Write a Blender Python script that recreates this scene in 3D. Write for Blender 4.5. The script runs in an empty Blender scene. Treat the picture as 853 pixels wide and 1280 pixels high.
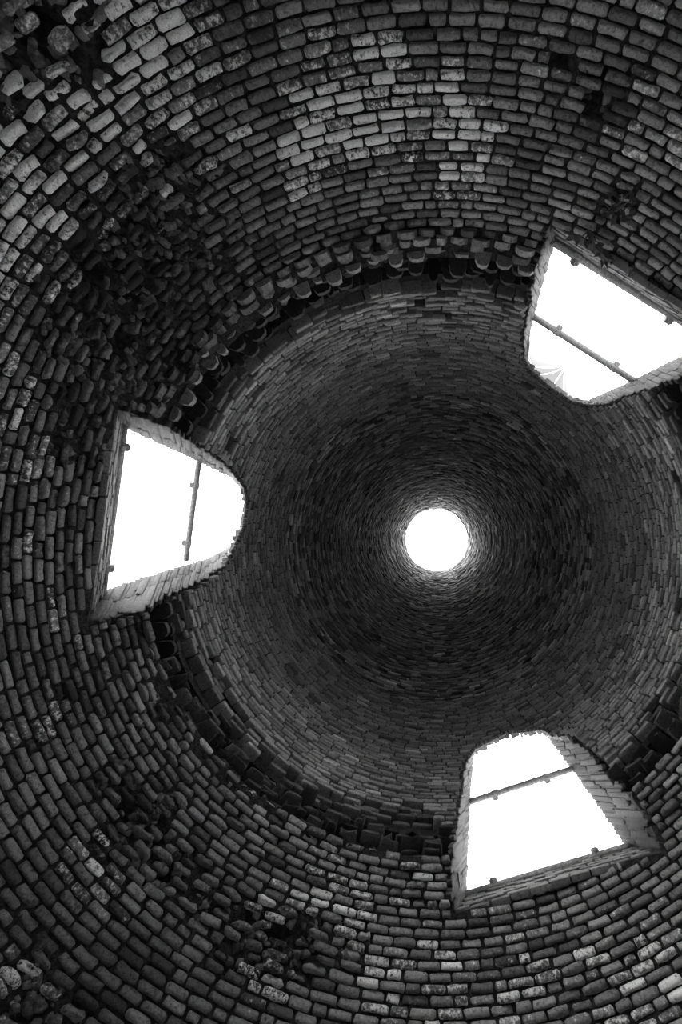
import bpy, bmesh, math, random
import numpy as np
from mathutils import Vector, Matrix, noise

S = bpy.context.scene
C = S.collection
PI = math.pi
random.seed(7)
rnd = random.random
def U(a, b): return a + (b - a) * rnd()

# ------------------------------------------------------------------ camera, sky, exposure
F = 569.0                      # focal length in pixels of the 853x1280 frame
PX, PY = 544.0, 669.0          # where the zenith falls in the frame
CZ = 1.2                       # camera height over the kiln floor
CX, CY = -0.08, -0.25          # camera stands a little off the kiln's axis
cam = bpy.data.cameras.new('camera')
cam.sensor_width = 36.0
cam.lens = F / 1280.0 * 36.0
cam.shift_x = -(PX - 426.5) / 1280.0
cam.shift_y = (PY - 640.0) / 1280.0
cam.clip_start = 0.05
co = bpy.data.objects.new('camera', cam)
co.location = (CX, CY, CZ)
co.rotation_euler = (PI, 0, 0)
C.objects.link(co)
S.camera = co

W = bpy.data.worlds.new('overcast_sky')
S.world = W
W.use_nodes = True
bg = W.node_tree.nodes['Background']
bg.inputs[0].default_value = (1, 1, 1, 1)
bg.inputs[1].default_value = 3.0
sun = bpy.data.lights.new('hazy_sun', 'SUN')
sun.energy = 3.0
sun.angle = math.radians(45)
so = bpy.data.objects.new('hazy_sun', sun)
SUN_FROM, SUN_EL = math.radians(212), math.radians(38)
so.rotation_euler = Vector((math.cos(SUN_FROM) * math.cos(SUN_EL), math.sin(SUN_FROM) * math.cos(SUN_EL), math.sin(SUN_EL))).to_track_quat('Z', 'Y').to_euler()
so.location = (0, 0, 40)
C.objects.link(so)
S.view_settings.view_transform = 'Standard'
S.view_settings.look = 'None'
S.view_settings.exposure = 2.4
S.view_settings.gamma = 1.0
S.view_settings.use_curve_mapping = False

# ------------------------------------------------------------------ kiln profiles (height over camera, radius)
DOME = [(-1.2, 5.25), (0, 5.25), (1.5, 5.18), (2.4, 5.0), (3.0, 4.72), (3.5, 4.45), (4.0, 4.15), (4.4, 3.87), (4.8, 3.6), (5.12, 3.35)]
UPPER = [(5.80, 3.45), (6.6, 3.43), (7.7, 3.38), (9.3, 3.27), (11.8, 3.1), (15.5, 2.72), (18.5, 2.3), (21.5, 1.9), (24.0, 1.62)]
OUTER = [(-1.2, 5.75), (2.0, 5.65), (3.5, 4.95), (4.5, 4.3), (5.2, 4.05), (6.5, 3.92), (8.5, 3.74), (12, 3.5), (24.0, 2.0)]
def prof(P, h):
    return float(np.interp(h, [p[0] for p in P], [p[1] for p in P]))
def r_out(h): return prof(OUTER, h)
def r_in(h): return prof(DOME, h) if h < 5.12 else prof([(5.12, 3.35)] + UPPER, h)

def ray_to(px, py, rad, h0=2.0, h1=23.0, off=0.0):
    """the point where the sight line of a frame pixel meets the surface of revolution rad(h)"""
    dx, dy = (px - PX) / F, (py - PY) / F
    f = lambda h: math.hypot(CX + dx * h, CY + dy * h) - (rad(h) + off)
    n = 400
    a = h0
    for i in range(1, n + 1):
        b = h0 + (h1 - h0) * i / n
        if f(b) >= 0:
            for _ in range(40):
                m = (a + b) / 2
                if f(m) >= 0: b = m
                else: a = m
            break
        a = b
    return Vector((CX + dx * b, CY + dy * b, CZ + b))
def to_px(p):
    h = p.z - CZ
    return (PX + (p.x - CX) * F / h, PY + (p.y - CY) * F / h, h)
def on_dome(px, py): return ray_to(px, py, lambda h: prof(DOME, h))

# ------------------------------------------------------------------ materials
def new_mat(name):
    m = bpy.data.materials.new(name)
    m.use_nodes = True
    nt = m.node_tree
    b = nt.nodes['Principled BSDF']
    b.inputs['Roughness'].default_value = 0.92
    b.inputs['Specular IOR Level'].default_value = 0.15
    return m, nt, b
def N(nt, t, **kw):
    n = nt.nodes.new(t)
    for k, v in kw.items():
        if k.startswith('i_'): n.inputs[k[2:]].default_value = v
        else: setattr(n, k, v)
    return n
def math_node(nt, op, a, b=None, clamp=False):
    n = nt.nodes.new('ShaderNodeMath'); n.operation = op; n.use_clamp = clamp
    for i, v in enumerate((a, b)):
        if v is None: continue
        if isinstance(v, (int, float)): n.inputs[i].default_value = v
        else: nt.links.new(v, n.inputs[i])
    return n.outputs[0]
def smooth(nt, v, lo, hi):
    n = nt.nodes.new('ShaderNodeMapRange'); n.interpolation_type = 'SMOOTHSTEP'
    for i, x in ((0, v), (1, lo), (2, hi)):
        if isinstance(x, (int, float)): n.inputs[i].default_value = x
        else: nt.links.new(x, n.inputs[i])
    n.inputs[3].default_value = 0; n.inputs[4].default_value = 1
    return n.outputs[0]
def mixf(nt, f, a, b):
    n = nt.nodes.new('ShaderNodeMix'); n.data_type = 'FLOAT'
    for i, x in ((0, f), (2, a), (3, b)):
        if isinstance(x, (int, float)): n.inputs[i].default_value = x
        else: nt.links.new(x, n.inputs[i])
    return n.outputs[0]

def brick_material(name, bump=0.9):
    """fired brick: tone, lime bloom with painted light and sooty darkening with painted shade come in per brick (object colour or the mesh's tone attribute)"""
    m, nt, b = new_mat(name)
    L = nt.links.new
    geo = N(nt, 'ShaderNodeNewGeometry')
    info = N(nt, 'ShaderNodeObjectInfo')
    att = N(nt, 'ShaderNodeAttribute', attribute_name='tone')
    add = N(nt, 'ShaderNodeVectorMath', operation='ADD')
    L(info.outputs['Color'], add.inputs[0]); L(att.outputs['Vector'], add.inputs[1])
    sep = N(nt, 'ShaderNodeSeparateXYZ'); L(add.outputs[0], sep.inputs[0])
    tone, white, dirt_shade = sep.outputs
    def nz(scale, detail, rough=0.6):
        n = N(nt, 'ShaderNodeTexNoise'); n.inputs['Scale'].default_value = scale
        n.inputs['Detail'].default_value = detail; n.inputs['Roughness'].default_value = rough
        L(geo.outputs['Position'], n.inputs['Vector'])
        return n.outputs[0]
    n1, n2, n3, n4 = nz(9, 5), nz(38, 4, .7), nz(120, 3, .7), nz(22, 6, .75)
    pit = smooth(nt, math_node(nt, 'ADD', math_node(nt, 'MULTIPLY', n2, .5), math_node(nt, 'MULTIPLY', n4, .5)), 0.36, 0.50)
    grain = math_node(nt, 'ADD', math_node(nt, 'MULTIPLY', n2, 1.3), math_node(nt, 'MULTIPLY', n3, 1.0))
    alb = math_node(nt, 'MULTIPLY', tone, math_node(nt, 'MULTIPLY', grain, mixf(nt, pit, 0.45, 1.05)))
    # lime bloom and the light painted per brick
    wm = math_node(nt, 'ADD', math_node(nt, 'MULTIPLY', n4, 0.55), math_node(nt, 'MULTIPLY', n2, 0.45))
    thr = math_node(nt, 'SUBTRACT', 0.78, math_node(nt, 'MULTIPLY', white, 0.50))
    wmask = smooth(nt, wm, thr, math_node(nt, 'ADD', thr, 0.09))
    alb = mixf(nt, wmask, alb, math_node(nt, 'MULTIPLY', math_node(nt, 'ADD', 0.24, math_node(nt, 'MULTIPLY', n3, 0.9)), mixf(nt, pit, 0.6, 1.05)))
    # sooty darkening, grime and the shade painted per brick
    dthr = math_node(nt, 'SUBTRACT', 0.80, math_node(nt, 'MULTIPLY', dirt_shade, 0.55))
    dmask = smooth(nt, math_node(nt, 'ADD', math_node(nt, 'MULTIPLY', n1, 0.5), math_node(nt, 'MULTIPLY', n4, 0.5)), dthr, math_node(nt, 'ADD', dthr, 0.14))
    alb = mixf(nt, math_node(nt, 'MULTIPLY', dmask, 0.85), alb, 0.025)
    cmb = N(nt, 'ShaderNodeCombineColor')
    for i in range(3): L(alb, cmb.inputs[i])
    L(cmb.outputs[0], b.inputs['Base Color'])
    bp = N(nt, 'ShaderNodeBump'); bp.inputs['Strength'].default_value = bump; bp.inputs['Distance'].default_value = 0.02
    L(math_node(nt, 'ADD', math_node(nt, 'MULTIPLY', n2, 0.7), math_node(nt, 'MULTIPLY', n4, 1.0)), bp.inputs['Height'])
    L(bp.outputs[0], b.inputs['Normal'])
    return m
M_BRICK = brick_material('fired_brick')

def rough_material(name, a, c, scale, bump=0.8):
    m, nt, b = new_mat(name)
    geo = N(nt, 'ShaderNodeNewGeometry')
    n1 = N(nt, 'ShaderNodeTexNoise'); n1.inputs['Scale'].default_value = scale; n1.inputs['Detail'].default_value = 7
    n1.inputs['Roughness'].default_value = 0.7
    nt.links.new(geo.outputs['Position'], n1.inputs['Vector'])
    v = smooth(nt, n1.outputs[0], 0.35, 0.7)
    alb = mixf(nt, v, a, c)
    cmb = N(nt, 'ShaderNodeCombineColor')
    for i in range(3): nt.links.new(alb, cmb.inputs[i])
    nt.links.new(cmb.outputs[0], b.inputs['Base Color'])
    bp = N(nt, 'ShaderNodeBump'); bp.inputs['Strength'].default_value = bump; bp.inputs['Distance'].default_value = 0.03
    nt.links.new(n1.outputs[0], bp.inputs['Height']); nt.links.new(bp.outputs[0], b.inputs['Normal'])
    return m
M_MORTAR = rough_material('sooty_mortar', 0.008, 0.042, 26, 1.0)
M_FLOOR = rough_material('packed_earth', 0.28, 0.45, 6)
M_GROUND = rough_material('dry_grassland', 0.13, 0.25, 2)
M_IRON = rough_material('rusted_iron', 0.22, 0.5, 30, 0.5)
M_LEAF = rough_material('leaf_green_grey', 0.05, 0.10, 40, 0.2)
M_STEM = rough_material('plant_stem', 0.06, 0.12, 40, 0.2)

# ------------------------------------------------------------------ object helpers
def link(o, parent=None):
    C.objects.link(o)
    if parent is not None: o.parent = parent
    return o
def mesh_obj(name, verts, faces, mat, parent=None, smooth_shade=False):
    me = bpy.data.meshes.new(name)
    me.from_pydata(verts, [], faces); me.update()
    if smooth_shade: me.polygons.foreach_set('use_smooth', [True] * len(me.polygons))
    me.materials.append(mat)
    return link(bpy.data.objects.new(name, me), parent)
def bm_obj(name, bm, mat, parent=None, smooth_shade=False):
    me = bpy.data.meshes.new(name)
    bm.normal_update(); bm.to_mesh(me); bm.free()
    if smooth_shade: me.polygons.foreach_set('use_smooth', [True] * len(me.polygons))
    me.materials.append(mat)
    return link(bpy.data.objects.new(name, me), parent)
def tag(o, label, cat, kind=None, group=None):
    o['label'] = label; o['category'] = cat
    if kind: o['kind'] = kind
    if group: o['group'] = group
    return o

# ------------------------------------------------------------------ brick shapes: unit bricks, front face at z=0 looking +z
def brick_shape(jit, bulge, rx=0.08, ry=0.24, rz=0.14):
    pts = [(-.5 + rx, -.5), (0, -.5), (.5 - rx, -.5), (.5, -.5 + ry), (.5, .5 - ry), (.5 - rx, .5), (0, .5), (-.5 + rx, .5), (-.5, .5 - ry), (-.5, -.5 + ry)]
    pts = [(x + U(-jit, jit) * .35, y + U(-jit, jit)) for x, y in pts]
    n = len(pts)
    v, f = [], []
    for x, y in pts: v.append((x, y, -1.0))
    for x, y in pts: v.append((x, y, -rz - U(0, jit)))
    for x, y in pts: v.append((x * (1 - rx * 1.6), y * (1 - ry * 1.1), bulge * U(0.3, 1) + U(-jit, jit) * .6))
    for k in (0, 1):
        for i in range(n):
            j = (i + 1) % n
            f.append((k * n + i, k * n + j, (k + 1) * n + j, (k + 1) * n + i))
    f.append(tuple(range(2 * n, 3 * n)))
    return v, f
def tongue_shape(jit):
    """brick end worn round in plan, seen from below"""
    xs = [-.5, -.48, -.42, -.28, 0, .28, .42, .48, .5]
    ring = [(-.5, -1.0)] + [(x + U(-jit, jit), -0.5 * (abs(x) * 2) ** 5 + U(-jit, jit)) for x in xs] + [(.5, -1.0)]
    n = len(ring)
    v = [(x, -.5 + U(0, .15), z) for x, z in ring] + [(x, .5 - U(0, .12), z) for x, z in ring]
    f = [(i, i + 1, n + i + 1, n + i) for i in range(n - 1)]
    f.append(tuple(reversed(range(n)))); f.append(tuple(range(n, 2 * n)))
    return v, f
def plain_shape(jit):
    v = [(sx * .5 + U(-jit, jit) * .3, sy * .5 + U(-jit, jit), -1.0 if k == 0 else U(-jit, jit)) for k in (0, 1) for sx, sy in ((-1, -1), (1, -1), (1, 1), (-1, 1))]
    f = [(4, 5, 6, 7), (0, 1, 5, 4), (1, 2, 6, 5), (2, 3, 7, 6), (3, 0, 4, 7)]
    return v, f
SHAPES = {'worn': [brick_shape(U(.06, .11), U(.02, .10), U(.05, .09), U(.15, .25), U(.12, .2)) for _ in range(16)],
          'crisp': [brick_shape(.05, .03, .035, .13, .07) for _ in range(10)],
          'broken': [brick_shape(.15, .22, .12, .26, .30) for _ in range(10)],
          'tongue': [tongue_shape(.035) for _ in range(8)],
          'plain': [plain_shape(.08) for _ in range(10)]}
SHAPE_ME, SHAPE_NP = {}, {}
for k, lst in SHAPES.items():
    for i, (v, f) in enumerate(lst):
        me = bpy.data.meshes.new('brick')
        me.from_pydata(v, [], f); me.update()
        if k not in ('plain', 'tongue'): me.polygons.foreach_set('use_smooth', [True] * len(me.polygons))
        me.materials.append(M_BRICK)
        SHAPE_ME[k, i] = me
        SHAPE_NP[k, i] = (np.array(v), f)

def frame(phi, R, h, slope, L, H, D, off=0.0, tilt=0.02):
    """slope = dR/dh of the face; local x along the course, y up the face, z into the room"""
    c, s = math.cos(phi), math.sin(phi)
    t = Vector((s, -c, 0))
    u = Vector((slope * c, slope * s, 1)).normalized()
    n = t.cross(u)
    p = Vector((R * c, R * s, CZ + h)) + n * off
    if tilt:
        q = Matrix.Rotation(U(-tilt, tilt), 3, n) @ Matrix.Rotation(U(-tilt, tilt) * 1.5, 3, u) @ Matrix.Rotation(U(-tilt, tilt) * 2, 3, t)
        t, u, n = q @ t, q @ u, q @ n
    return Matrix(((t.x * L, u.x * H, n.x * D, p.x), (t.y * L, u.y * H, n.y * D, p.y), (t.z * L, u.z * H, n.z * D, p.z), (0, 0, 0, 1)))

def place_bricks(parent, items, limit=300):
    """items: (matrix, shape key, tone triple). The largest in view become bricks of their own, the rest one stuff part."""
    sized = []
    for it in items:
        M = it[0]
        p = M.translation
        x, y, h = to_px(p) if p.z - CZ > 0.3 else (-999, -999, 1)
        inside = -8 < x < 861 and -8 < y < 1288
        hh = M.col[1].xyz
        a = M.col[0].length * F / h
        sized.append((a * (1 if inside else 0.0), it))
    sized.sort(key=lambda q: -q[0])
    near = [q for q in sized[:limit] if q[0] >= 9.0]
    for a, (M, key, tone) in near:
        o = bpy.data.objects.new('brick', SHAPE_ME[key])
        o.matrix_basis = M
        o.color = (*tone, 1)
        link(o, parent)
    rest = [q[1] for q in sized[len(near):]]
    if rest:
        V, FC, T, SM, base = [], [], [], [], 0
        for M, key, tone in rest:
            v, f = SHAPE_NP[key]
            A = np.array(M)
            V.append(v @ A[:3, :3].T + A[:3, 3])
            FC.extend([tuple(i + base for i in q) for q in f])
            T.append(np.tile(np.array(tone), (len(v), 1)))
            SM.extend([key[0] not in ('plain', 'tongue')] * len(f))
            base += len(v)
        me = bpy.data.meshes.new('brickwork')
        me.from_pydata(np.concatenate(V).tolist(), [], FC); me.update()
        me.polygons.foreach_set('use_smooth', SM)
        at = me.attributes.new('tone', 'FLOAT_VECTOR', 'POINT')
        at.data.foreach_set('vector', np.concatenate(T).astype(np.float32).ravel())
        me.materials.append(M_BRICK)
        o = link(bpy.data.objects.new('brickwork', me), parent)
        o.color = (0, 0, 0, 1)
        o['kind'] = 'stuff'

# ------------------------------------------------------------------ wear, lime and sooty spots, some light and shade painted in, on the lower wall: (frame pixel of the spot, radius in metres, strength)
def spots(lst): return [(on_dome(x, y), r, s) for x, y, r, s in lst]
WEAR = spots([(190, 290, .45, 1), (150, 390, .50, 1), (115, 470, .35, .8), (215, 235, .35, .8), (255, 320, .35, .7), (90, 560, .28, .7), (170, 470, .3, .6), (75, 620, .22, .5),
              (170, 1045, .26, 1), (215, 1080, .25, 1), (205, 1010, .2, .7), (140, 985, .2, .5), (315, 1165, .26, 1), (380, 1175, .25, 1), (270, 1130, .22, .8), (440, 1185, .2, .6),
              (45, 40, .38, 1), (10, 90, .3, .9), (772, 258, .18, .9), (742, 120, .10, .8), (20, 1255, .25, 1), (60, 1280, .2, 1), (220, 880, .3, .5)])
HOLES = spots([(748, 105, .075, 1), (742, 128, .085, 1), (198, 1040, .10, 1), (215, 1088, .08, 1), (52, 42, .13, 1), (152, 428, .13, 1), (348, 1160, .09, 1), (120, 345, .1, 1), (165, 1010, .08, 1), (700, 78, .05, 1)])
LIME_LIGHT = spots([(q[0], q[1], q[2] * 1.2, q[3]) for q in [(480, 60, .10, .9), (640, 1210, .5, .42), (790, 1220, .5, .45), (700, 1160, .3, .35), (90, 170, .75, .62), (200, 90, .6, .6), (25, 320, .45, .55), (150, 60, .5, .7), (400, 125, .28, .95), (470, 105, .28, .9), (470, 145, .3, 1), (550, 120, .22, .9), (585, 165, .25, .95), (390, 175, .25, .95), (450, 190, .25, .7), (575, 205, .25, .8), (380, 220, .2, .6),  # broad spots under the bottom opening also paint in its light
              (180, 70, .45, .8), (120, 110, .45, .85), (215, 110, .35, .8), (70, 180, .40, .7), (20, 230, .4, .8), (15, 290, .3, .7), (60, 270, .3, .5), (300, 60, .3, .4), (700, 60, .3, .25), (800, 100, .4, .3),
              (790, 190, .3, .35), (840, 170, .2, .6), (30, 580, .2, .6), (15, 520, .2, .6), (20, 460, .2, .4), (35, 690, .2, .4), (60, 760, .2, .4), (85, 800, .15, .4), (20, 900, .3, .4), (50, 960, .2, .3),
              (110, 1080, .2, .5), (135, 1115, .2, .5), (185, 1110, .12, .5), (345, 1135, .2, .7), (400, 1120, .22, .7), (440, 1140, .25, .6), (340, 1215, .2, .6), (480, 1225, .25, .6), (560, 1250, .25, .7), (640, 1262, .2, .6),
              (545, 1180, .2, .5), (660, 1195, .3, .4), (745, 1190, .25, .5), (800, 1180, .3, .4), (840, 1220, .12, 1), (20, 1250, .22, .7), (520, 1100, .25, .5), (420, 1075, .25, .4), (330, 985, .3, .3)]])
SOOT_SHADE = spots([(160, 350, .95, 1), (110, 520, .5, .7), (200, 440, .6, .8), (110, 860, .5, .7), (170, 1000, .5, .7), (350, 1180, .4, .7), (230, 250, .6, .5), (300, 20, .5, .5), (750, 130, .25, .7), (690, 130, .2, .4), (560, 20, .3, .3),
              (330, 300, .5, .5), (240, 400, .45, .7), (180, 780, .4, .7), (215, 900, .35, .6), (270, 980, .3, .5), (130, 640, .4, .4), (60, 640, .4, .3), (90, 720, .3, .4), (420, 270, .35, .4), (60, 1150, .6, .5), (150, 1230, .5, .4), (10, 720, .3, .2)])  # spots by the broken ledge carry shade put into the colour
def field(sp, p):
    w = 0.0
    for q, r, s in sp:
        d = (p - q).length_squared / (r * r)
        if d < 9: w = max(w, s * math.exp(-d * 0.8))
    return w

# ------------------------------------------------------------------ the three openings: outline on the outer face (as pixels turned into points of the outer wall)
OPEN = [dict(phi=math.radians(189.5), left=[(131, 738), (198, 717), (265, 697)], top=[(290, 682), (303, 655), (307, 632), (303, 612), (290, 597)], right=[(240, 572), (198, 553), (155, 533)], spl=(.20, .12)),
        dict(phi=math.radians(304.5), left=[(695, 298), (678, 355), (662, 420)], top=[(660, 448), (667, 462), (686, 480), (712, 497), (735, 501)], right=[(770, 486), (853, 446), (893, 427)], spl=(.03, .07)),
        dict(phi=math.radians(70.0), left=[(784, 1058), (740, 995), (700, 940)], top=[(684, 920), (672, 913), (630, 917), (600, 933), (592, 945)], right=[(588, 985), (585, 1055), (583, 1117)], spl=(.26, .07))]
# "left" and "right" as seen from inside: running up the first jamb, over the head, down the other
for o in OPEN:
    ax = Vector((math.cos(o['phi']), math.sin(o['phi']), 0)); tn = Vector((-math.sin(o['phi']), math.cos(o['phi']), 0))
    o['ax'], o['tn'] = ax, tn
    P, Q, K = [], [], []
    nt_ = len(o['left']) + len(o['top']) + len(o['right'])
    for part in ('left', 'top', 'right'):
        src = list(o[part])
        if part != 'top':
            nxt = o['top'][0] if part == 'left' else None
            prv = o['top'][-1] if part == 'right' else None
            full = ([prv] if prv else []) + src + ([nxt] if nxt else [])
            src = []
            for q0, q1 in zip(full, full[1:]):
                src += [(q0[0] + (q1[0] - q0[0]) * t / 4, q0[1] + (q1[1] - q0[1]) * t / 4) for t in range(4)]
            if part == 'right': src = src[1:] + [full[-1]]
        for (x, y) in src:
            p = ray_to(x, y, r_out, 4.5, 12)
            P.append(p); K.append(part)
    mid = sum((p.dot(tn) for p in (P[0], P[-1]))) / 2
    hb = (P[0].z + P[-1].z) / 2; ht = max(p.z for p in P)
    for p, k in zip(P, K):
        s = 1.9 + 0.35 * (p.z - hb) / (ht - hb)
        th = 0.05
        while th < .8:
            q = p - th * (ax + Vector((0, 0, s)))
            if math.hypot(q.x, q.y) < r_in(q.z - CZ) + .0: break
            th += .01
        sp = (o['spl'][0] if k == 'left' else o['spl'][1] if k == 'right' else 0.03) * min(1, th / .45)
        sg = 1 if p.dot(tn) > mid else -1
        Q.append(p - th * (ax + Vector((0, 0, s))) + tn * sg * sp)
    o['P'], o['Q'], o['K'] = P, Q, K

def cutter(o):
    bm = bmesh.new()
    A = [bm.verts.new(p + (p - q) * 1.6) for p, q in zip(o['P'], o['Q'])]
    B = [bm.verts.new(p) for p in o['P']]
    D = [bm.verts.new(q) for q in o['Q']]
    E = [bm.verts.new(q + (q - p) * 1.2) for p, q in zip(o['P'], o['Q'])]
    n = len(A)
    for r0, r1 in ((A, B), (B, D), (D, E)):
        for i in range(n):
            j = (i + 1) % n
            bm.faces.new((r0[i], r0[j], r1[j], r1[i]))
    for r in (A, E):
        c = bm.verts.new(sum((v.co for v in r), Vector()) / n)
        for i in range(n): bm.faces.new((r[i], r[(i + 1) % n], c))
    bmesh.ops.triangulate(bm, faces=bm.faces[:])
    bmesh.ops.recalc_face_normals(bm, faces=bm.faces[:])
    me = bpy.data.meshes.new('cut'); bm.to_mesh(me); bm.free()
    return bpy.data.objects.new('cut', me)
def inside_open(p, o, grow=0.0):
    """is the wall point p inside the passage of the opening (tested along its slanting axis)?"""
    P, Q = o['P'], o['Q']
    ax, tn = o['ax'], o['tn']
    if p.dot(ax) < 1.0: return False
    d = p.dot(ax)
    poly = []
    for a, b in zip(P, Q):
        da, db = a.dot(ax), b.dot(ax)
        t = (d - da) / (db - da)
        q = a + (b - a) * t
        poly.append((q.dot(tn), q.z))
    cx = sum(q[0] for q in poly) / len(poly); cz = sum(q[1] for q in poly) / len(poly)
    x, z = p.dot(tn), p.z
    if grow:
        l = math.hypot(x - cx, z - cz) + 1e-6
        x -= (x - cx) / l * grow; z -= (z - cz) / l * grow
    ins = False
    n = len(poly)
    for i in range(n):
        (x0, z0), (x1, z1) = poly[i], poly[(i + 1) % n]
        if (z0 > z) != (z1 > z) and x < (x1 - x0) * (z - z0) / (z1 - z0) + x0: ins = not ins
    return ins

# ------------------------------------------------------------------ wall cores (the mortar bed behind the bricks), one solid per side
SIDES = ['east', 'south_east', 'south', 'south_west', 'west', 'north_west', 'north', 'north_east']
PLACE = dict(east='right of the round hole', south_east='toward the bottom right corner', south='below the round hole under the bottom opening', south_west='toward the bottom left corner',
             west='left of the round hole around the leftmost opening', north_west='toward the top left corner', north='above the round hole with white lime patches', north_east='toward the top right corner')
CUT = [cutter(o) for o in OPEN]
for c in CUT: C.objects.link(c)

def core(name, phi0, phi1, inner, outer, nphi, rough):
    """inner: list of (h, R, recess) bottom to top; outer: list of (h, R)"""
    V, FC = [], []
    ring = len(inner) + len(outer)
    for i in range(nphi + 1):
        ph = phi0 + (phi1 - phi0) * i / nphi
        c, s = math.cos(ph), math.sin(ph)
        for h, R, rec in inner:
            p = Vector((R * c, R * s, CZ + h))
            r = R + rec + rough * (noise.noise(p * 6) * .5 + noise.noise(p * 17) * .4)
            if h < 5.1 and h > 2.2:
                e = field(WEAR, p)
                r += e * (.03 + .08 * noise.noise(p * 9) + .05 * noise.noise(p * 23)) + field(HOLES, p) * .14
            V.append((r * c, r * s, CZ + h))
        for h, R in reversed(outer):
            V.append((R * c, R * s, CZ + h))
    for i in range(nphi):
        for k in range(ring):
            a, b = i * ring + k, i * ring + (k + 1) % ring
            FC.append((a, b, b + ring, a + ring))
    FC.append(tuple(range(ring))); FC.append(tuple(reversed(range(nphi * ring, (nphi + 1) * ring))))
    bm = bmesh.new()
    vs = [bm.verts.new(v) for v in V]
    for f in FC: bm.faces.new([vs[i] for i in f])
    bmesh.ops.recalc_face_normals(bm, faces=bm.faces[:])
    o = bm_obj(name, bm, M_MORTAR)
    mids = (phi0 + phi1) / 2
    for w, cu in zip(OPEN + ADDED_DOORS, CUT):
        d = (w['phi'] - mids + PI) % (2 * PI) - PI
        if abs(d) < (phi1 - phi0) / 2 + 0.45:
            md = o.modifiers.new('opening', 'BOOLEAN'); md.object = cu; md.operation = 'DIFFERENCE'; md.solver = 'EXACT'
    if o.modifiers:
        dg = bpy.context.evaluated_depsgraph_get()
        me = bpy.data.meshes.new_from_object(o.evaluated_get(dg))
        o.modifiers.clear()
        old = o.data; o.data = me; bpy.data.meshes.remove(old)
        if not me.materials: me.materials.append(M_MORTAR)
    return o

# three unseen doorways added to let light reach the floor, between the window axes
ADDED_DOORS = []
for a in (10, 128, 248):
    d = dict(phi=math.radians(a)); ADDED_DOORS.append(d)
    ax, tn = Vector((math.cos(d['phi']), math.sin(d['phi']), 0)), Vector((-math.sin(d['phi']), math.cos(d['phi']), 0))
    prof_ = [(-.75, .02), (.75, .02), (.75, 1.6)] + [(.75 * math.cos(t), 1.6 + .6 * math.sin(t)) for t in (PI * .25, PI * .5, PI * .75)] + [(-.75, 1.6)]
    bm = bmesh.new()
    r0 = [bm.verts.new(ax * 4.6 + tn * x + Vector((0, 0, z))) for x, z in prof_]
    r1 = [bm.verts.new(ax * 6.4 + tn * x + Vector((0, 0, z))) for x, z in prof_]
    for i in range(7): bm.faces.new((r0[i], r0[(i + 1) % 7], r1[(i + 1) % 7], r1[i]))
    bm.faces.new(list(reversed(r0))); bm.faces.new(r1)
    bmesh.ops.triangulate(bm, faces=bm.faces[:]); bmesh.ops.recalc_face_normals(bm, faces=bm.faces[:])
    me = bpy.data.meshes.new('cut'); bm.to_mesh(me); bm.free()
    c = bpy.data.objects.new('cut', me); C.objects.link(c); CUT.append(c)

SPLIT_H = 5.12
dome_in = [(h, prof(DOME, h), .028) for h in (-1.2, 0, 1.0, 1.8)] + [(h, prof(DOME, h), .028) for h in np.arange(2.2, 5.13, .0365)]
dome_out = [(h, r_out(h)) for h in (-1.2, 1, 2.5, 3.5, 4.5, 4.9, SPLIT_H)]
lower, upper = {}, {}
for i, sd in enumerate(SIDES):
    a = math.radians(i * 45 - 22.5)
    o = core('wall_' + sd, a, a + PI / 4, dome_in, dome_out, 84, .022)
    tag(o, 'lower vaulted kiln wall of worn grey brick, ' + PLACE[sd], 'wall', 'structure')
    lower[i] = o
up_in = [(SPLIT_H, 3.72, 0), (5.35, 3.78, 0), (5.6, 3.74, 0), (5.79, 3.72, 0), (5.80, 3.47, .0)] + [(h, prof(UPPER, h), .012) for h in list(np.arange(5.9, 9.0, .12)) + list(np.arange(9.3, 24.1, .49))]
up_in = [(h, R, rec + .010 + (.10 if 5.79 < h < 6.5 else .05 if 6.5 <= h < 6.9 else 0)) for h, R, rec in up_in]
up_in[-1] = (24.0, 1.62, .012)
up_out = [(h, r_out(h)) for h in (SPLIT_H, 5.5, 6.0, 6.5, 7, 7.5, 8, 8.5, 9, 10, 12, 15, 20, 24.0)]
UP_SIDES = ['east', 'south', 'west', 'north']
for i, sd in enumerate(UP_SIDES):
    a = math.radians(i * 90 - 45)
    o = core('wall_upper_' + sd, a, a + PI / 2, up_in, up_out, 64, .012)
    tag(o, 'tall narrowing chimney wall of thin grey bricks, ' + dict(east='right of', south='below', west='left of', north='above')[sd] + ' the round sky hole', 'wall', 'structure')
    upper[i] = o
for c in CUT: bpy.data.objects.remove(c)

def clip_to_openings(phi, w, R, h, g=.0):
    """shorten a brick whose end reaches into an opening; None when nothing is left"""
    pt = lambda a, dh=0: Vector((R * math.cos(a), R * math.sin(a), CZ + h + dh))
    lo, hi = phi - w / 2, phi + w / 2
    for o in OPEN:
        d = (phi - o['phi'] + PI) % (2 * PI) - PI
        if abs(d) > .7: continue
        if inside_open(pt(phi), o, g) or inside_open(pt(phi, .035), o, g) or inside_open(pt(phi, -.035), o, g):
            a = inside_open(pt(lo), o, g); b = inside_open(pt(hi), o, g)
            if a == b: return None
        for end in (0, 1):
            n = 8
            for i in range(n):
                e = lo if end == 0 else hi
                if any(inside_open(pt(e, dh), o, g) for dh in (-.03, 0, .03)):
                    if end == 0: lo += w / n
                    else: hi -= w / n
                else: break
            if hi - lo < w * .2: return None
    return (lo + hi) / 2, hi - lo

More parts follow.
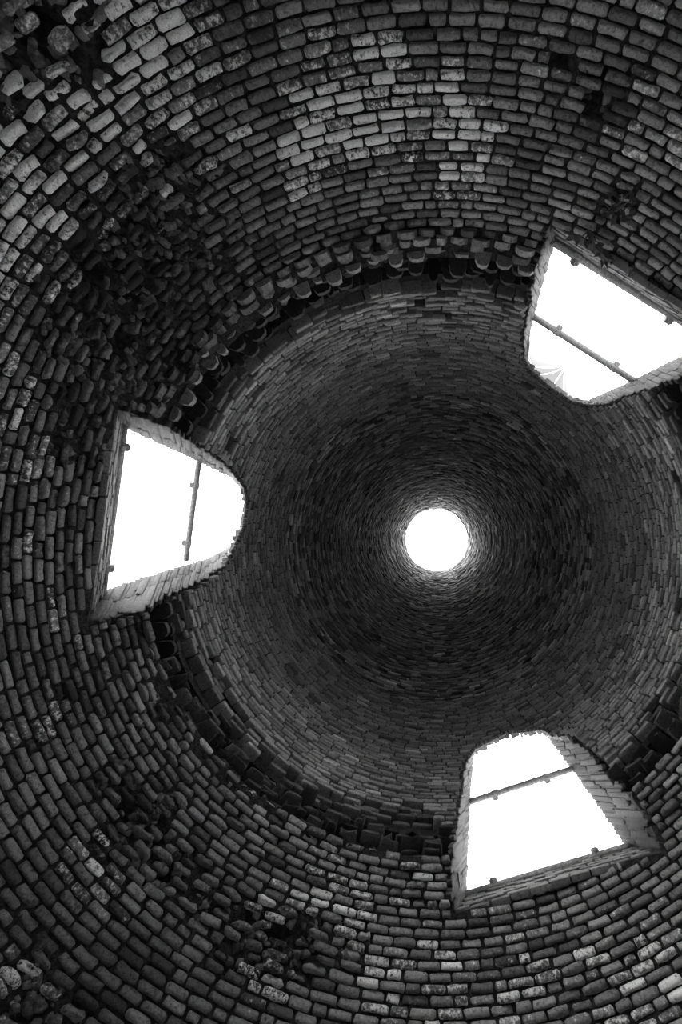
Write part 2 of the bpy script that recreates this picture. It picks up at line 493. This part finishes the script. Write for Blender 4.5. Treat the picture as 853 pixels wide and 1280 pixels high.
# ------------------------------------------------------------------ courses of bricks
def course_cuts(n, start):
    """angles of the joints of one course"""
    w = [U(.9, 1.08) if rnd() > .13 else U(.5, .7) for _ in range(n)]
    k = 2 * PI / sum(w)
    a, out = start, []
    for x in w:
        out.append((a, x * k)); a += x * k
    return out
def side_of(phi): return int(((math.degrees(phi) + 22.5) % 360) // 45)
def up_side(phi): return int(((math.degrees(phi) + 45) % 360) // 90)

items_low = {i: [] for i in range(8)}
items_up = {i: [] for i in range(4)}

# lower vault
hs = np.linspace(1.7, 5.12, 4000)
Rs = np.array([prof(DOME, h) for h in hs])
ss = np.concatenate([[0], np.cumsum(np.hypot(np.diff(hs), np.diff(Rs)))])
CH = 0.080
nco = int(ss[-1] / CH)
for k in range(nco):
    s = ss[-1] - (k + .5) * CH
    h = float(np.interp(s, ss, hs)); R = prof(DOME, h)
    slope = (prof(DOME, min(h + .15, 5.12)) - prof(DOME, h - .15)) / (min(h + .15, 5.12) - h + .15)
    n = round(2 * PI * R / .225)
    for a, w in course_cuts(n, (k % 2) * PI / n + U(-.15, .15) * 2 * PI / n):
        phi = a + w / 2
        L = w * R
        p = Vector((R * math.cos(phi), R * math.sin(phi), CZ + h))
        cl = clip_to_openings(phi, w, R, h)
        if cl is None: continue
        if cl[1] < w: phi, L = cl[0], cl[1] * R
        e = field(WEAR, p); hole = field(HOLES, p)
        if hole > .45 and rnd() < .92: continue
        if e > .45 and rnd() < .22 * e: continue
        north = math.cos(phi - math.radians(262)) > .05
        g = noise.noise(p * 1.3) * .5 + noise.noise(p * 3.1) * .3
        tone = max(.03, (.17 + .08 * g + U(-.07, .08)))
        if rnd() < .12: tone *= .5
        lime_light = min(.88, field(LIME_LIGHT, p) * U(.5, 1.15) + U(-.02, .34))
        soot_shade = min(1, field(SOOT_SHADE, p) * U(.6, 1.05) + max(0, U(-.2, .3)))
        tone *= 1 - .72 * field(SOOT_SHADE, p)
        off = U(-.012, .014) + noise.noise(p * 1.7) * .012
        key = 'worn'
        hh = CH * U(.80, .92); ll = L - U(.012, .028)
        tilt = .025
        if e > .15:
            off -= e * U(-.01, .07); tilt = .025 + .16 * e
            hh *= 1 - .25 * e * rnd(); ll *= 1 - .3 * e * rnd()
            if rnd() < e * 1.1: key = 'broken'
        if north and k < 2 and rnd() < (1, .6)[k]: continue
        if k < (4 if north else 2):       # ragged crown of the broken vault
            if north: key = 'tongue'; off += U(-.02, .13); tilt = .08; ll *= .92
            else: key = 'broken' if rnd() < .5 else 'worn'; off += U(-.05, .03); tilt = .07
        elif k < 6 and rnd() < .25: key = 'broken'; off += U(-.03, .02)
        dd = U(.10, .12) if key != 'tongue' else U(.22, .3)
        items_low[side_of(phi)].append((frame(phi, R, h, slope, ll, hh, dd, off, tilt), (key, random.randrange(len(SHAPES[key]))), (tone, lime_light, soot_shade)))

# ragged band between the broken vault and the chimney: header bricks left standing at all depths
GAP0 = 5.01
for k in range(10):
    h = GAP0 + k * .08
    R0 = 3.42
    n = round(2 * PI * R0 / .237)
    for a, w in course_cuts(n, (k % 2) * PI / n):
        phi = a + w / 2
        p = Vector((3.5 * math.cos(phi), 3.5 * math.sin(phi), CZ + h))
        if any(inside_open(p, o, .06) for o in OPEN): continue
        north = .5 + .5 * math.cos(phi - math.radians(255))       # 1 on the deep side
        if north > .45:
            if rnd() < (.05, .12, .40, .5, .55, .6, .6, .55, .25, .08)[k]: continue
            R = (U(3.40, 3.50), U(3.27, 3.40), U(3.38, 3.60), U(3.40, 3.66), U(3.46, 3.75), U(3.46, 3.78), U(3.46, 3.78), U(3.46, 3.75), U(3.44, 3.66), U(3.43, 3.56))[k]
            key = 'tongue'
        else:
            if rnd() < .35 or k < 2: continue
            R = U(3.50, 3.70) if k < 6 else U(3.44, 3.62)
            if rnd() < .05: R = 3.38
            key = 'broken' if rnd() < .6 else 'worn'
        tone = U(.02, .06) if k > 1 and north > .45 else U(.03, .09) if north < .45 else U(.09, .20)  # deeper rows toned darker, sooty and with the recess's shade put in
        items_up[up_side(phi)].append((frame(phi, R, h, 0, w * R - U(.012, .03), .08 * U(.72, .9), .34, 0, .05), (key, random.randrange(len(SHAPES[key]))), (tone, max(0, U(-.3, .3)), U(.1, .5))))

# chimney
hs = np.linspace(5.80, 24.0, 8000)
Rs = np.array([prof(UPPER, h) for h in hs])
ss = np.concatenate([[0], np.cumsum(np.hypot(np.diff(hs), np.diff(Rs)))])
CU = 0.080
for k in range(int(ss[-1] / CU)):
    s = (k + .5) * CU
    h = float(np.interp(s, ss, hs)); R = prof(UPPER, h)
    slope = (prof(UPPER, min(h + .2, 24)) - prof(UPPER, max(h - .2, 5.8))) / (min(h + .2, 24) - max(h - .2, 5.8))
    n = round(2 * PI * R / .237)
    far = h > 9.6
    for a, w in course_cuts(n, (k % 2) * PI / n + U(-.15, .15) * 2 * PI / n):
        phi = a + w / 2
        p = Vector((R * math.cos(phi), R * math.sin(phi), CZ + h))
        if h < 9.2:
            cl = clip_to_openings(phi, w, R, h, .0)
            if cl is None: continue
            phi, w = cl
        north = .5 + .5 * math.cos(phi - math.radians(255))
        if k < 12 and noise.noise(p * 1.6 + Vector((5, 1, 2))) * 1.3 + U(-.3, .3) > .12 + k * .10 - north * .25: sunk = U(.03, .10)
        else: sunk = 0
        if sunk and rnd() < .15: continue
        if k < 3 and rnd() < (.5, .25, .1)[k] * (.4 + north): continue
        g = noise.noise(p * 1.1) * .5 + noise.noise(p * 2.7) * .3
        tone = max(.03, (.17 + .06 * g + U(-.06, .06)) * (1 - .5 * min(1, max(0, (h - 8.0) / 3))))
        if rnd() < .06: tone *= 1.6
        if rnd() < .08: tone *= .5
        lime_light = max(0, U(-.3, .25)); soot_shade = max(0, U(-.25, .3)) + .25 * (.5 + .5 * math.cos(phi - math.radians(200))) * max(0, 1 - abs(h - 6.5) / 3)  # west side sootier, with part of its shade put into the colour
        off = U(-.010, .010) + (U(0, .035) if rnd() < .12 + .25 * north * (h < 8) else 0)
        if sunk: off -= sunk; tone *= .6
        if k < 4: off += U(-.02, .05)
        if far:
            off += U(-.030, .030); tone *= U(.2, 2.3)
        key = 'plain' if far else 'crisp'
        ll = w * R - U(.010, .024)
        items_up[up_side(phi)].append((frame(phi, R, h, slope, ll, CU * U(.76, .90), (.26 if k < 3 else .10), off, .02), (key, random.randrange(10)), (tone, lime_light, soot_shade)))

# broken bats and lumps of mortar clinging in the worn patches
SHAPES_LUMP = [k for k in SHAPE_NP if k[0] == 'broken']
for q, r, s_ in WEAR:
    phi0, h0 = math.atan2(q.y, q.x), q.z - CZ
    for _ in range(int(420 * r * r + 6)):
        h = h0 + random.gauss(0, r * .5); phi = phi0 + random.gauss(0, r * .6) / 4.2
        if not 2.3 < h < 5.0: continue
        R = prof(DOME, h)
        p = Vector((R * math.cos(phi), R * math.sin(phi), CZ + h))
        if any(inside_open(p, o, .06) for o in OPEN): continue
        if field(HOLES, p) > .6: continue
        k = U(.022, .075)
        lm = field(LIME_LIGHT, p)
        items_low[side_of(phi)].append((frame(phi, R, h, -.7, k * U(.8, 1.7), k * U(.5, 1.1), k, U(-.075, -.012), .7), random.choice(SHAPES_LUMP), (U(.02, .10) + .08 * lm, lm * U(.1, .6), max(0, U(-.1, .5)))))

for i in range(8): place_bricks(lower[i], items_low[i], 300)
for i in range(4): place_bricks(upper[i], items_up[i], 300)

# ------------------------------------------------------------------ brick jambs, sill and head of the openings
def basis(x, y, z, p, L, H, D):
    return Matrix(((x.x * L, y.x * H, z.x * D, p.x), (x.y * L, y.y * H, z.y * D, p.y), (x.z * L, y.z * H, z.z * D, p.z), (0, 0, 0, 1)))
for wi, o in enumerate(OPEN):
    e = bpy.data.objects.new('window_%d' % (wi + 1), None)
    link(e)
    tag(e, ['arched opening at the left of the picture with two iron bars and broad white sky', 'arched opening at upper right with creeper hanging at its sill corner',
            'arched opening at the bottom of the picture with wide brick jamb on one side'][wi], 'window', 'structure')
    P, Q, K = o['P'], o['Q'], o['K']
    cen = sum(P, Vector()) / len(P)
    its = []
    n = len(P)
    for i in range(n):
        j = (i + 1) % n
        a, b, qa, qb = P[i], P[j], Q[i], Q[j]
        sill = (i == n - 1)
        top = K[i] == 'top' and K[j] == 'top'
        edge = b - a
        dep = ((a - qa) + (b - qb)) / 2
        ed, dp = edge.normalized(), dep.normalized()
        nn = ed.cross(dp).normalized()
        if nn.dot(cen - (a + b) / 2 - dep * 0) < 0: nn = -nn
        if sill:      # stretcher courses stepping up and outwards
            rows = 8
            for r in range(rows):
                t = .10 + .9 * (r + .5) / rows
                base_a, base_b = qa.lerp(a, t), qb.lerp(b, t)
                ln = (base_b - base_a).length; m = max(1, round(ln / .23))
                dd = (base_b - base_a).normalized()
                y = dp
                for c in range(m):
                    u = (c + .5 + (.25 if r % 2 else -.25) + U(-.05, .05)) / m
                    if u < .02 or u > .98: continue
                    p = base_a.lerp(base_b, u) + nn * U(.004, .022)
                    x = dd if dd.cross(y).dot(nn) > 0 else -dd
                    its.append((basis(x, y, nn, p, ln / m - .015, dep.length / rows * .88, .06), ('crisp', random.randrange(10)), (U(.07, .13), max(0, U(-.2, .2)), max(0, U(-.2, .3)))))
        else:
            step = .075
            m = max(1, round(edge.length / step))
            for c in range(m):
                u = (c + .5) / m
                pa, pq = a.lerp(b, u), qa.lerp(qb, u)
                cuts = [0, U(.4, .6), 1.0 + U(-.12, .08)] if not top else [0, 1.0]
                for d0, d1 in zip(cuts, cuts[1:]):
                    p = pa.lerp(pq, (d0 + d1) / 2) + nn * U(.004, .022)
                    x = (pa - pq).normalized()
                    y = (ed - x * ed.dot(x)).normalized()
                    if x.cross(y).dot(nn) < 0: y = -y
                    z = x.cross(y)
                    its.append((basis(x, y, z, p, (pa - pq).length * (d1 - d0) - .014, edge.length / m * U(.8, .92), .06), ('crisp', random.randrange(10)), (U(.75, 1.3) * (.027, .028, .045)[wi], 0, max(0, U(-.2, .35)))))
    place_bricks(e, its, 300)

# ------------------------------------------------------------------ iron bars across the openings
def tube(bm, a, b, r, seg=10, taper=1.0):
    d = (b - a); L = d.length
    q = d.to_track_quat('Z', 'Y')
    rings = []
    nl = max(2, int(L / .12))
    for i in range(nl + 1):
        t = i / nl
        c = a.lerp(b, t)
        rr = r * (1 + (taper - 1) * t)
        rings.append([bm.verts.new(c + q @ Vector((math.cos(2 * PI * k / seg) * rr * U(.95, 1.05), math.sin(2 * PI * k / seg) * rr * U(.95, 1.05), 0))) for k in range(seg)])
    for r0, r1 in zip(rings, rings[1:]):
        for k in range(seg):
            bm.faces.new((r0[k], r0[(k + 1) % seg], r1[(k + 1) % seg], r1[k]))
    bm.faces.new(list(reversed(rings[0]))); bm.faces.new(rings[-1])
def bolt(bm, p, axis, side, r):
    """strap round the bar with a square nut on its underside"""
    tube(bm, p - axis * r * .9, p + axis * r * .9, r * 1.22, 10)
    tube(bm, p + side * r * .6, p + side * r * 1.75, r * 1.15, 8)
    tube(bm, p + side * r * 1.7, p + side * r * 2.0, r * .8, 8)
BARS = [(0, (249.5, 572), (233, 696), .042, (.28, .86), -1, 'thin iron bar crossing the upper part of the leftmost opening'),
        (0, (154, 538), (128, 738), .045, (.10, .86), 1, 'iron bar lying along the sill of the leftmost opening'),
        (1, (668, 396), (790, 474), .050, (.24, .82), -1, 'thick iron bar crossing the upper part of the upper right opening'),
        (1, (692, 301), (880, 417), .055, (.17, .80), 1, 'iron bar along the sill of the upper right opening under the creeper'),
        (2, (586, 1003), (716, 961), .045, (.25, .75), -1, 'iron bar crossing the upper part of the bottom opening'),
        (2, (582, 1119), (788, 1058), .045, (.18, .80), 1, 'iron bar along the sill of the bottom opening')]
for wi, pa, pb, r, cl, sg, lab in BARS:
    o = OPEN[wi]
    a, b = ray_to(*pa, r_out, 4.5, 12, -.05), ray_to(*pb, r_out, 4.5, 12, -.05)
    m = (a + b) / 2
    ax = (b - a).normalized()
    e = bpy.data.objects.new('iron_bar', None); e.location = m; link(e)
    tag(e, lab, 'bar', None, 'iron bars across the openings')
    ext = ax * .06
    bm = bmesh.new(); tube(bm, a - ext - m, b + ext - m, r)
    bm_obj('rod', bm, M_IRON, e, True)
    view = (m - Vector((CX, CY, CZ))).normalized()
    side = ax.cross(view).normalized()
    if side.dot(o['ax']) * sg > 0: side = -side      # sg -1: nut on the sill side, +1: nut on the head side
    if sg == 1 and side.dot(o['ax']) > 0: side = -side
    for t in cl:
        bm = bmesh.new(); bolt(bm, a.lerp(b, t) - m, ax, side, r)
        bm_obj('clamp', bm, M_IRON, e)

# ------------------------------------------------------------------ plants rooted in the joints
def leaf_mesh(nm, wd):
    v, f = [], []
    xs = [0, .15, .35, .6, .85, 1.0]
    ws = [.02, .6, 1.0, .85, .35, .02]
    for x, w in zip(xs, ws):
        z = -.25 * x * x
        v += [(x, -w * wd, z + .10 * w), (x, 0, z), (x, w * wd, z + .10 * w)]
    for i in range(len(xs) - 1):
        for k in (0, 1):
            f.append((i * 3 + k, i * 3 + k + 1, i * 3 + 4 + k, i * 3 + 3 + k))
    me = bpy.data.meshes.new(nm); me.from_pydata(v, [], f); me.update()
    me.polygons.foreach_set('use_smooth', [True] * len(f)); me.materials.append(M_LEAF)
    return me
LEAF = [leaf_mesh('leaf', w) for w in (.24, .30, .36)]
def plant(label, root, tips, size, r_off, cat='plant', name='creeper'):
    rp = ray_to(*root, lambda h: prof(DOME, h), off=0.01)
    e = bpy.data.objects.new(name, None); e.location = rp; link(e)
    tag(e, label, cat)
    inward = Vector((-rp.x, -rp.y, -1.5)).normalized()
    bm = bmesh.new()
    pts = []
    for (x, y, ang, off) in tips:
        p = ray_to(x, y, lambda h: prof(DOME, h) if h < 5.1 else 3.35, off=-off)
        pts.append((p, ang))
        m = rp.lerp(p, .5) + inward * (.04 + off * .4)
        tube(bm, Vector((0, 0, 0)), m - rp, .007, 5); tube(bm, m - rp, p - rp, .005, 5)
    bm_obj('stem', bm, M_STEM, e)
    for p, ang in pts:
        o = bpy.data.objects.new('leaf', random.choice(LEAF))
        x = Vector((math.cos(ang), math.sin(ang), U(-.3, .3))).normalized()
        z = Vector((U(-.5, .5), U(-.5, .5), -1)); z = (z - x * z.dot(x)).normalized()
        y = z.cross(x)
        s = size * U(.85, 1.2)
        o.matrix_basis = Matrix.Translation(p - rp) @ Matrix((x, y, z)).transposed().to_4x4() @ Matrix.Scale(s, 4)
        link(o, e)
R_ = math.radians
plant('leafy creeper sprig hanging over the sill corner of the upper right opening', (738, 288),
      [(719, 296, R_(175), .05), (723, 293, R_(95), .06), (735, 290, R_(60), .05), (740, 296, R_(110), .05), (756, 306, R_(175), .07), (752, 316, R_(150), .09), (754, 312, R_(40), .09), (756, 320, R_(20), .1), (752, 324, R_(80), .1), (755, 325, R_(60), .1), (763, 301, R_(30), .06), (731, 300, R_(70), .06)], .10, .05)
plant('small ragged weed rooted in crumbled bricks above the upper right opening', (770, 256),
      [(765, 262, R_(120), .06), (772, 250, R_(300), .05), (778, 247, R_(330), .05), (785, 243, R_(350), .05), (760, 266, R_(150), .07), (758, 256, R_(190), .05), (769, 268, R_(100), .07), (783, 256, R_(20), .05), (775, 262, R_(60), .06), (764, 248, R_(250), .05), (752, 262, R_(170), .05), (790, 250, R_(0), .05)], .085, .05, name='weed')

# ------------------------------------------------------------------ floor and the land outside
def disc(name, r0, r1, z, mat, seg=64):
    v, f = [], []
    for i in range(seg):
        a = 2 * PI * i / seg
        v += [(math.cos(a) * r0, math.sin(a) * r0, z), (math.cos(a) * r1, math.sin(a) * r1, z)]
    for i in range(seg):
        j = (i + 1) % seg
        f.append((2 * i, 2 * i + 1, 2 * j + 1, 2 * j))
    if r0 < .01: f = [(2 * i + 1, 2 * ((i + 1) % seg) + 1, 0) for i in range(seg)]
    return mesh_obj(name, v, f, mat)
tag(disc('floor', 0, 5.6, 0.0, M_FLOOR), 'bare earth floor inside the kiln', 'floor', 'structure')
tag(disc('ground', 5.6, 300, -0.02, M_GROUND), 'open dry land around the kiln', 'ground', 'structure')

# ------------------------------------------------------------------ dusty cobweb across one corner of the upper right opening's head
mw = bpy.data.materials.new('dusty_web'); mw.use_nodes = True
nt = mw.node_tree
for n in list(nt.nodes): nt.nodes.remove(n)
out = nt.nodes.new('ShaderNodeOutputMaterial')
tr = nt.nodes.new('ShaderNodeBsdfTranslucent'); tr.inputs[0].default_value = (.06, .06, .06, 1)
tp = nt.nodes.new('ShaderNodeBsdfTransparent')
mx = nt.nodes.new('ShaderNodeMixShader')
at = nt.nodes.new('ShaderNodeAttribute'); at.attribute_name = 'cover'
nt.links.new(at.outputs['Fac'], mx.inputs[0]); nt.links.new(tp.outputs[0], mx.inputs[1]); nt.links.new(tr.outputs[0], mx.inputs[2])
nt.links.new(mx.outputs[0], out.inputs[0])
at_web = lambda q: ray_to(q[0], q[1], r_out, 4.5, 12, -.04)
# separate torn strips fanning out from one knot, thin gaps of sky between them
FAN = [((662, 418), (684, 438), .90), ((660, 440), (685, 456), .97), ((665, 457), (690, 463), .99), ((672, 468), (694, 469), 1), ((690, 484), (699, 472), 1),
       ((706, 495), (703, 476), .99), ((719, 500), (709, 480), .96), ((730, 502), (718, 478), .88)]
knot = at_web((709, 455))
e = bpy.data.objects.new('cobweb', None); e.location = knot; link(e)
tag(e, 'thin dusty cobweb stretched over the arched head of the upper right opening', 'cobweb')
curves = []
for a_, m_, c_ in FAN:
    a, m = at_web(a_) - knot, at_web(m_) - knot
    curves.append([m * (2 * t * (1 - t)) + a * t * t for t in [.12 + .88 * k / 9 for k in range(10)]])
for i in range(len(FAN) - 1):
    V, FC, cv = [], [], []
    for k in range(10):
        p, q = curves[i][k], curves[i + 1][k]
        g = min(.3, .007 / max((q - p).length, .001))
        for j in range(5):
            t = g + (1 - 2 * g) * j / 4
            V.append(p.lerp(q, t)[:]); cv.append(FAN[i][2] * (1 - t) + FAN[i + 1][2] * t - (.03 if k == 0 else 0))
    for k in range(9):
        for j in range(4):
            a = k * 5 + j
            FC.append((a, a + 1, a + 6, a + 5))
    o = mesh_obj('strip', V, FC, mw, e, True)
    o.data.attributes.new('cover', 'FLOAT', 'POINT').data.foreach_set('value', cv)
